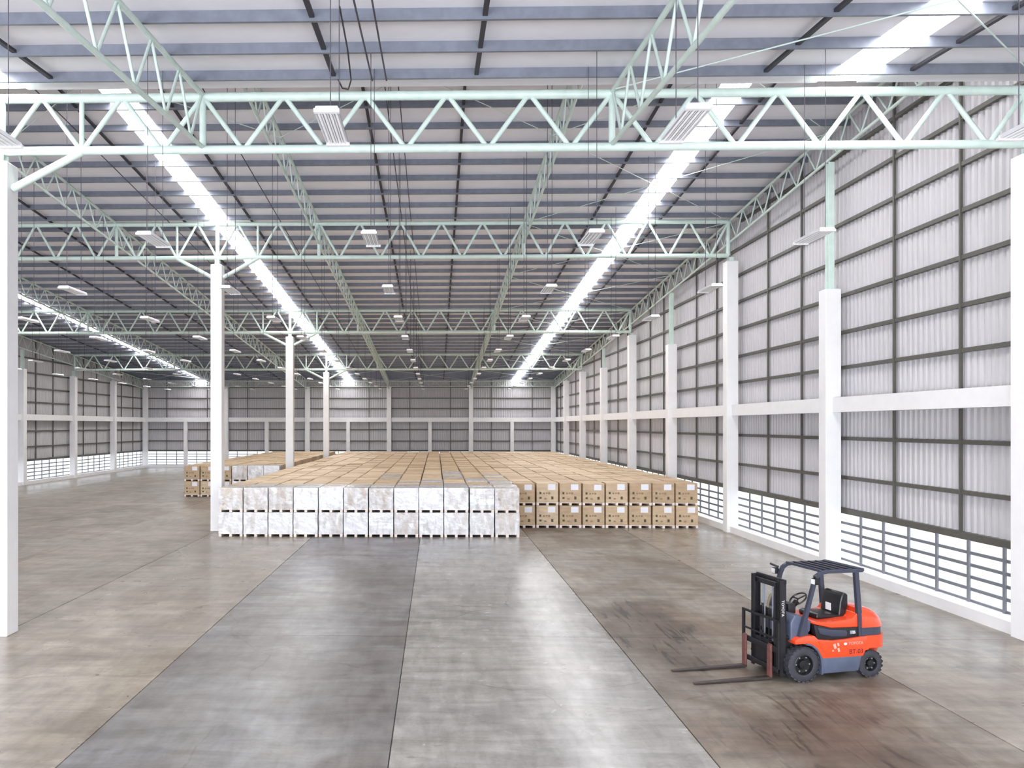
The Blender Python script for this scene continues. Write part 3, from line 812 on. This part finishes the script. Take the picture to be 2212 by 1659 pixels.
# chassis and side panels
prism('chassis', [(1.0, 0.2), (0.34, 0.14), (-0.5, 0.16), (-1.0, 0.25), (-1.0, 0.55), (-0.5, 0.72), (0.45, 0.74), (1.0, 0.66)], -0.32, 0.32, 'black_metal')
for s in (1, -1):
    y0, y1 = (0.33, 0.555) if s > 0 else (-0.555, -0.33)
    prism('side_skirt', [(0.29, 0.14), (-0.48, 0.155), (-0.55, 0.43), (0.29, 0.43)], y0, y1, 'body_grey', bevel=0.012)
    prism('side_body', [(0.83, 0.70), (0.835, 0.765), (0.78, 0.81), (0.60, 0.845), (0.44, 0.84), (0.36, 0.765), (0.05, 0.735), (-0.20, 0.745), (-0.52, 0.775), (-0.70, 0.785), (-0.70, 0.53), (-0.63, 0.52), (-0.575, 0.42), (0.27, 0.415), (0.34, 0.53), (0.42, 0.63), (0.52, 0.685), (0.66, 0.705)], y0, y1 + s * 0.0, 'safety_orange', bevel=0.01)
    yo = 0.558 * s
    # pressed recess line on the side panel
    sweep('panel_groove', [(0.35, yo, 0.73), (0.26, yo, 0.56), (0.20, yo, 0.50), (-0.02, yo, 0.49), (-0.07, yo, 0.46)], 0.010, 'safety_orange', seg=6)
    sweep('wheel_arch_lip', [(0.62, s * 0.50, 0.70), (0.50, s * 0.50, 0.675), (0.39, s * 0.50, 0.59), (0.315, s * 0.50, 0.46), (0.285, s * 0.50, 0.30), (0.29, s * 0.50, 0.13)], [(0.03, 0.14)] * 6, 'body_grey', round_=False)
    # dark step recess between orange panels
    prism('step_recess', [(0.42, 1.03), (0.05, 0.955), (-0.56, 0.945), (-0.56, 0.76), (0.05, 0.72), (0.36, 0.75)], s * 0.38, s * 0.515, 'black_metal', bevel=0.01)
    prism('step_trim', [(0.36, 0.985), (0.05, 0.925), (-0.22, 0.91), (-0.27, 0.86), (-0.25, 0.79), (0.05, 0.80), (0.30, 0.86)], s * 0.50, s * 0.53, 'guard_grey', bevel=0.012)
    lbox('rating_plate', -0.43, -0.33, min(s * 0.512, s * 0.522), max(s * 0.512, s * 0.522), 0.83, 0.89, 'rod_steel')
lbox('foot_well', 0.36, 0.86, -0.33, 0.33, 0.66, 0.82, 'black_metal')
# battery hood
prism('battery_hood', [(0.40, 1.035), (0.05, 0.952), (-0.56, 0.942), (-0.60, 1.20), (-0.50, 1.20), (-0.40, 1.10), (0.10, 1.06), (0.36, 1.07)], -0.50, 0.50, 'safety_orange', bevel=0.02, segs=3)
# counterweight: rounded plan, stacked sections
def section(xr, w, z, rad=0.30, xf=-0.565, seg=8):
    pts = [(xf, w), (xf, -w)]
    r = min(rad, w - 0.05, (xf - xr) * 0.85)
    for k in range(seg + 1):
        a = math.pi / 2 * k / seg; pts.append((xr + r - r * math.sin(a), -w + r - r * math.cos(a)))
    for k in range(seg + 1):
        a = math.pi / 2 * k / seg; pts.append((xr + r - r * math.cos(a), w - r + r * math.sin(a)))
    return [Vector((x, y, z)) for x, y in pts]
def stack(name, secs, material):
    bm = bmesh.new(); R = [[bm.verts.new(p) for p in s] for s in secs]; n = len(R[0])
    for a, b in zip(R, R[1:]):
        for k in range(n): bm.faces.new((a[k], a[(k + 1) % n], b[(k + 1) % n], b[k]))
    bm.faces.new(R[0][::-1]); bm.faces.new(R[-1])
    return bm_obj(name, bm, material, FK, True)
stack('counterweight_base', [section(-1.10, 0.30, 0.30, xf=-0.95, rad=0.1), section(-1.14, 0.50, 0.535, rad=0.32, xf=-0.66), section(-1.16, 0.555, 0.56, xf=-0.66), section(-1.16, 0.558, 0.79, xf=-0.66)], 'safety_orange')
stack('counterweight_band', [section(-1.135, 0.535, 0.785), section(-1.13, 0.53, 0.945)], 'guard_grey')
stack('counterweight_hood', [section(-1.145, 0.55, 0.94), section(-1.13, 0.55, 0.99), section(-1.08, 0.545, 1.10), section(-0.99, 0.53, 1.19), section(-0.88, 0.50, 1.25), section(-0.76, 0.45, 1.272, rad=0.12)], 'safety_orange')
# overhead guard
og = empty('overhead_guard', (0, 0, 0), 0, FK)
for s in (1, -1):
    y = 0.49 * s
    sweep('front_pillar', [(0.63, y, 0.82), (0.625, y, 0.95), (0.59, y, 1.16), (0.485, y, 1.51), (0.395, y, 1.82), (0.345, y, 1.92), (0.26, y, 1.975), (0.12, y, 1.99), (-0.60, y, 1.99)],
          [(0.19, 0.06), (0.13, 0.06), (0.075, 0.065), (0.065, 0.065), (0.065, 0.065), (0.065, 0.065), (0.06, 0.065), (0.055, 0.065), (0.055, 0.065)], 'guard_grey', og, round_=False)
    sweep('rear_pillar', [(-0.56, y, 0.76), (-0.535, y, 1.2), (-0.47, y, 1.98)], [(0.10, 0.075), (0.085, 0.07), (0.08, 0.07)], 'guard_grey', og, round_=False)
for i in range(6):
    x = 0.26 - i * 0.16
    lbox('roof_bar', x - 0.022, x + 0.022, -0.49, 0.49, 1.985, 2.03, 'guard_grey', og, bevel=0.006)
lbox('roof_cross_member', -0.63, -0.57, -0.52, 0.52, 1.975, 2.035, 'guard_grey', og, bevel=0.008)
# dash, steering, levers, hose
prism('dash_cowl', [(0.84, 0.72), (0.84, 1.08), (0.76, 1.20), (0.62, 1.19), (0.42, 1.08), (0.44, 0.90), (0.60, 0.74)], -0.44, 0.44, 'body_grey', bevel=0.03, segs=3)
sweep('steering_column', [(0.62, 0.0, 1.12), (0.50, 0.0, 1.25), (0.40, 0.0, 1.36)], 0.05, 'black_vinyl')
bm = bmesh.new(); R_, r_ = 0.165, 0.016
rings = []
for i in range(28):
    a = 2 * math.pi * i / 28
    rings.append([bm.verts.new(((R_ + r_ * math.cos(b * math.pi / 4)) * math.cos(a), (R_ + r_ * math.cos(b * math.pi / 4)) * math.sin(a), r_ * math.sin(b * math.pi / 4))) for b in range(8)])
for i in range(28):
    for b in range(8): bm.faces.new((rings[i][b], rings[(i + 1) % 28][b], rings[(i + 1) % 28][(b + 1) % 8], rings[i][(b + 1) % 8]))
for a in (0.5, 2.6, 4.7):
    q = bmesh.ops.create_cube(bm, size=1.0); bmesh.ops.transform(bm, matrix=Matrix.Rotation(a, 4, 'Z') @ Matrix.Translation((R_ / 2, 0, 0)) @ Matrix.Diagonal((R_, 0.028, 0.012, 1)), verts=q['verts'])
bmesh.ops.transform(bm, matrix=Matrix.Translation((0.37, 0.0, 1.40)) @ Matrix.Rotation(math.radians(38), 4, 'Y'), verts=bm.verts)
bm_obj('steering_wheel', bm, 'black_vinyl', FK, True)
lbox('display_pod', 0.50, 0.66, -0.20, 0.12, 1.15, 1.34, 'black_vinyl', bevel=0.03)
for i in range(3):
    y = -0.22 - 0.07 * i
    lv = sweep('control_lever', [(0.58, y, 1.16), (0.55, y, 1.33), (0.50, y, 1.42)], 0.011, 'black_metal', seg=6)
    lbox('lever_knob', 0.48, 0.52, y - 0.02, y + 0.02, 1.41, 1.46, 'black_vinyl', lv, bevel=0.01)
sweep('hydraulic_hose', [(0.93, -0.12, 1.10), (0.92, -0.12, 1.32), (0.88, -0.12, 1.46), (0.78, -0.12, 1.53), (0.66, -0.14, 1.53), (0.58, -0.16, 1.46)], 0.022, 'hose_olive', seg=8)
# seat
st_ = empty('seat', (0, 0, 0), 0, FK)
prism('seat_cushion', [(0.17, 1.06), (0.18, 1.14), (0.10, 1.17), (-0.20, 1.135), (-0.42, 1.13), (-0.44, 1.05)], -0.26, 0.26, 'black_vinyl', st_, bevel=0.035, segs=3)
prism('seat_backrest', [(-0.30, 1.10), (-0.33, 1.36), (-0.37, 1.50), (-0.44, 1.535), (-0.50, 1.50), (-0.50, 1.30), (-0.45, 1.10)], -0.26, 0.26, 'black_vinyl', st_, bevel=0.05, segs=4)
lbox('seat_tag', -0.305, -0.295, -0.10, 0.04, 1.16, 1.30, 'decal_white', st_)
lbox('seat_base', -0.40, 0.12, -0.22, 0.22, 1.03, 1.07, 'black_metal', st_)
# work lamps on the front pillars
for s in (1, -1):
    wl = lbox('work_lamp', 0.40, 0.49, s * 0.58 - 0.06, s * 0.58 + 0.06, 1.78, 1.90, 'black_vinyl', bevel=0.02)
    lbox('lens', 0.487, 0.497, s * 0.58 - 0.045, s * 0.58 + 0.045, 1.795, 1.885, 'glass_lamp', wl)
    sweep('bracket', [(0.40, s * 0.50, 1.80), (0.44, s * 0.56, 1.80)], 0.014, 'black_metal', wl, seg=6)
    sweep('turn_signal', [(0.42, s * 0.52, 1.92), (0.50, s * 0.66, 1.965)], 0.022, 'black_vinyl', seg=8)
# mast
mast = empty('mast', (0, 0, 0), 0, FK)
def channel(name, x0, x1, y, s, z0, z1, t=0.018, w=0.085):
    """C-section rail, web outside, flanges turned inward"""
    bm = bmesh.new()
    for a in ((x0, x1, y, y - s * t), (x0, x0 + t, y, y - s * w), (x1 - t, x1, y, y - s * w)):
        q = bmesh.ops.create_cube(bm, size=1.0)
        ya, yb = min(a[2], a[3]), max(a[2], a[3])
        bmesh.ops.scale(bm, vec=(a[1] - a[0], yb - ya, z1 - z0), verts=q['verts']); bmesh.ops.translate(bm, vec=((a[0] + a[1]) / 2, (ya + yb) / 2, (z0 + z1) / 2), verts=q['verts'])
    return bm_obj(name, bm, 'black_metal', mast)
for s in (1, -1):
    channel('outer_rail', 0.93, 1.07, s * 0.43, s, 0.10, 1.84)
    channel('inner_rail', 0.96, 1.09, s * 0.365, s, 0.14, 1.80, w=0.07)
    sweep('lift_cylinder', [(0.935, s * 0.25, 0.15), (0.935, s * 0.25, 1.30)], 0.034, 'black_metal', mast, seg=10)
    sweep('cylinder_rod', [(0.935, s * 0.25, 1.30), (0.935, s * 0.25, 1.80)], 0.022, 'rod_steel', mast, seg=8)
    lbox('lift_chain', 0.985, 0.995, s * 0.12 - 0.018, s * 0.12 + 0.018, 0.45, 1.74, 'rod_steel', mast)
    sweep('tilt_cylinder', [(0.93, s * 0.36, 0.80), (0.60, s * 0.36, 0.72)], 0.035, 'black_metal', mast, seg=8)
lbox('top_crossbar', 0.92, 0.97, -0.43, 0.43, 1.77, 1.86, 'black_metal', mast, bevel=0.01)
lbox('inner_crossbar', 0.99, 1.05, -0.35, 0.35, 1.70, 1.79, 'black_metal', mast, bevel=0.01)
lbox('middle_crossbar', 0.92, 0.96, -0.43, 0.43, 1.08, 1.24, 'black_metal', mast, bevel=0.01)
lbox('bottom_crossbar', 0.93, 1.0, -0.43, 0.43, 0.14, 0.30, 'black_metal', mast, bevel=0.01)
# carriage, load guard and forks
car = empty('fork_carriage', (0, 0, 0), 0, FK)
cy = -0.09
lbox('upper_plate', 1.085, 1.12, cy - 0.52, cy + 0.52, 0.52, 0.63, 'black_metal', car, bevel=0.008)
lbox('lower_plate', 1.085, 1.12, cy - 0.52, cy + 0.52, 0.16, 0.26, 'black_metal', car, bevel=0.008)
for s in (-0.22, 0.22): lbox('roller_bracket', 1.02, 1.09, cy + s - 0.03, cy + s + 0.03, 0.14, 0.66, 'black_metal', car)
lbox('center_plate', 1.05, 1.08, cy - 0.20, cy + 0.20, 0.20, 0.70, 'black_metal', car)
lg = empty('load_guard', (0, 0, 0), 0, FK)
for s in (-1, 1):
    lbox('guard_upright', 1.09, 1.125, cy + s * 0.53 - 0.03, cy + s * 0.53 + 0.03, 0.24, 1.13, 'black_metal', lg)
for s in (-0.27, 0.0, 0.27): lbox('guard_bar', 1.10, 1.115, cy + s - 0.012, cy + s + 0.012, 0.62, 1.09, 'black_metal', lg)
lbox('guard_top', 1.09, 1.125, cy - 0.56, cy + 0.56, 1.09, 1.135, 'black_metal', lg)
lbox('guard_rail', 1.095, 1.12, cy - 0.56, cy + 0.56, 0.76, 0.795, 'black_metal', lg)
for y in (cy + 0.34, cy - 0.44):
    fk = empty('fork', (0, 0, 0), 0, FK)
    prism('fork_shank', [(1.125, 0.03), (1.17, 0.05), (1.165, 0.63), (1.125, 0.66)], y - 0.055, y + 0.055, 'fork_rust', fk, bevel=0.008)
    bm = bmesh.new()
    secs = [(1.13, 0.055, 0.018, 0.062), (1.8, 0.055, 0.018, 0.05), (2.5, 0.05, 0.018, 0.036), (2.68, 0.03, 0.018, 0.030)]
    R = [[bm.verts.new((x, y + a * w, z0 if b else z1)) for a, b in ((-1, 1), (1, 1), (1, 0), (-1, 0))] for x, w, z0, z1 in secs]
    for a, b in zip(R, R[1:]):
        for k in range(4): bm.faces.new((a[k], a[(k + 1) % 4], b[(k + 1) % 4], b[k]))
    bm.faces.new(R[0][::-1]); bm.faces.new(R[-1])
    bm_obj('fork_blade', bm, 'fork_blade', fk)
# lettering
def text(name, body, size, material, mtx, parent):
    cu = bpy.data.curves.new(name, 'FONT'); cu.body = body; cu.size = size; cu.extrude = 0.001; cu.align_x = 'CENTER'; cu.align_y = 'CENTER'
    to = bpy.data.objects.new('text_tmp', cu); C.objects.link(to)
    me = bpy.data.meshes.new_from_object(to.evaluated_get(bpy.context.evaluated_depsgraph_get()))
    bpy.data.objects.remove(to); bpy.data.curves.remove(cu)
    me.materials.clear(); me.materials.append(M[material]); me.name = name
    o = bpy.data.objects.new(name, me); o.matrix_local = mtx
    return link(o, parent)
def side_left(x, y, z, rz=0.0):      # readable from the left of the truck (looking towards -y): text right = -x
    return Matrix.Translation((x, y, z)) @ Matrix(((-1, 0, 0, 0), (0, 0, 1, 0), (0, 1, 0, 0), (0, 0, 0, 1))) @ Matrix.Rotation(rz, 4, 'Z')
text('wordmark', 'TOYOTA', 0.075, 'decal_pink', side_left(-0.42, 0.559, 0.665), FK)
text('fleet_number', 'BT-03', 0.12, 'decal_dark', side_left(-0.43, 0.559, 0.51), FK)
text('mast_wordmark', 'TOYOTA', 0.072, 'decal_white', side_left(1.0, 0.432, 1.34, -math.pi / 2), FK)
text('rating_text', '25', 0.07, 'decal_white', side_left(-0.40, 0.535, 0.86), FK)
bm = bmesh.new(); bmesh.ops.create_circle(bm, cap_ends=True, segments=20, radius=0.026)
me = bpy.data.meshes.new('emblem'); bm.to_mesh(me); bm.free(); me.materials.append(M['decal_white'])
o = bpy.data.objects.new('emblem', me); o.matrix_local = side_left(-0.20, 0.5605, 0.665) @ Matrix.Diagonal((1.3, 0.9, 1, 1)); link(o, FK)
# sun-bleached sticker remains on the side panel
bm = bmesh.new()
for a, b_, w, h in ((0.02, 0.63, .05, .09), (-0.05, 0.66, .035, .06), (-0.06, 0.56, .04, .07), (0.06, 0.55, .03, .03)):
    q = bmesh.ops.create_cube(bm, size=1.0); bmesh.ops.transform(bm, matrix=Matrix.Translation((a, 0.5585, b_)) @ Matrix.Rotation(0.3, 4, 'Y') @ Matrix.Diagonal((w, 0.003, h, 1)), verts=q['verts'])
bm_obj('worn_sticker', bm, 'decal_pink', FK)

# loose black cable looping under the low roof
lc = sweep('loose_cable', [(-1.62, 13.6, z_near(13.6) - 0.2), (-1.68, 15.4, z_near(15.4) - 0.25), (-1.74, 16.6, z_near(16.6) - 0.42), (-1.84, 17.0, z_near(17.0) - 0.48), (-1.98, 17.1, z_near(17.1) - 0.42), (-2.08, 17.2, z_near(17.2) - 0.2)], 0.016, 'dark_strap', ceiling, seg=6)
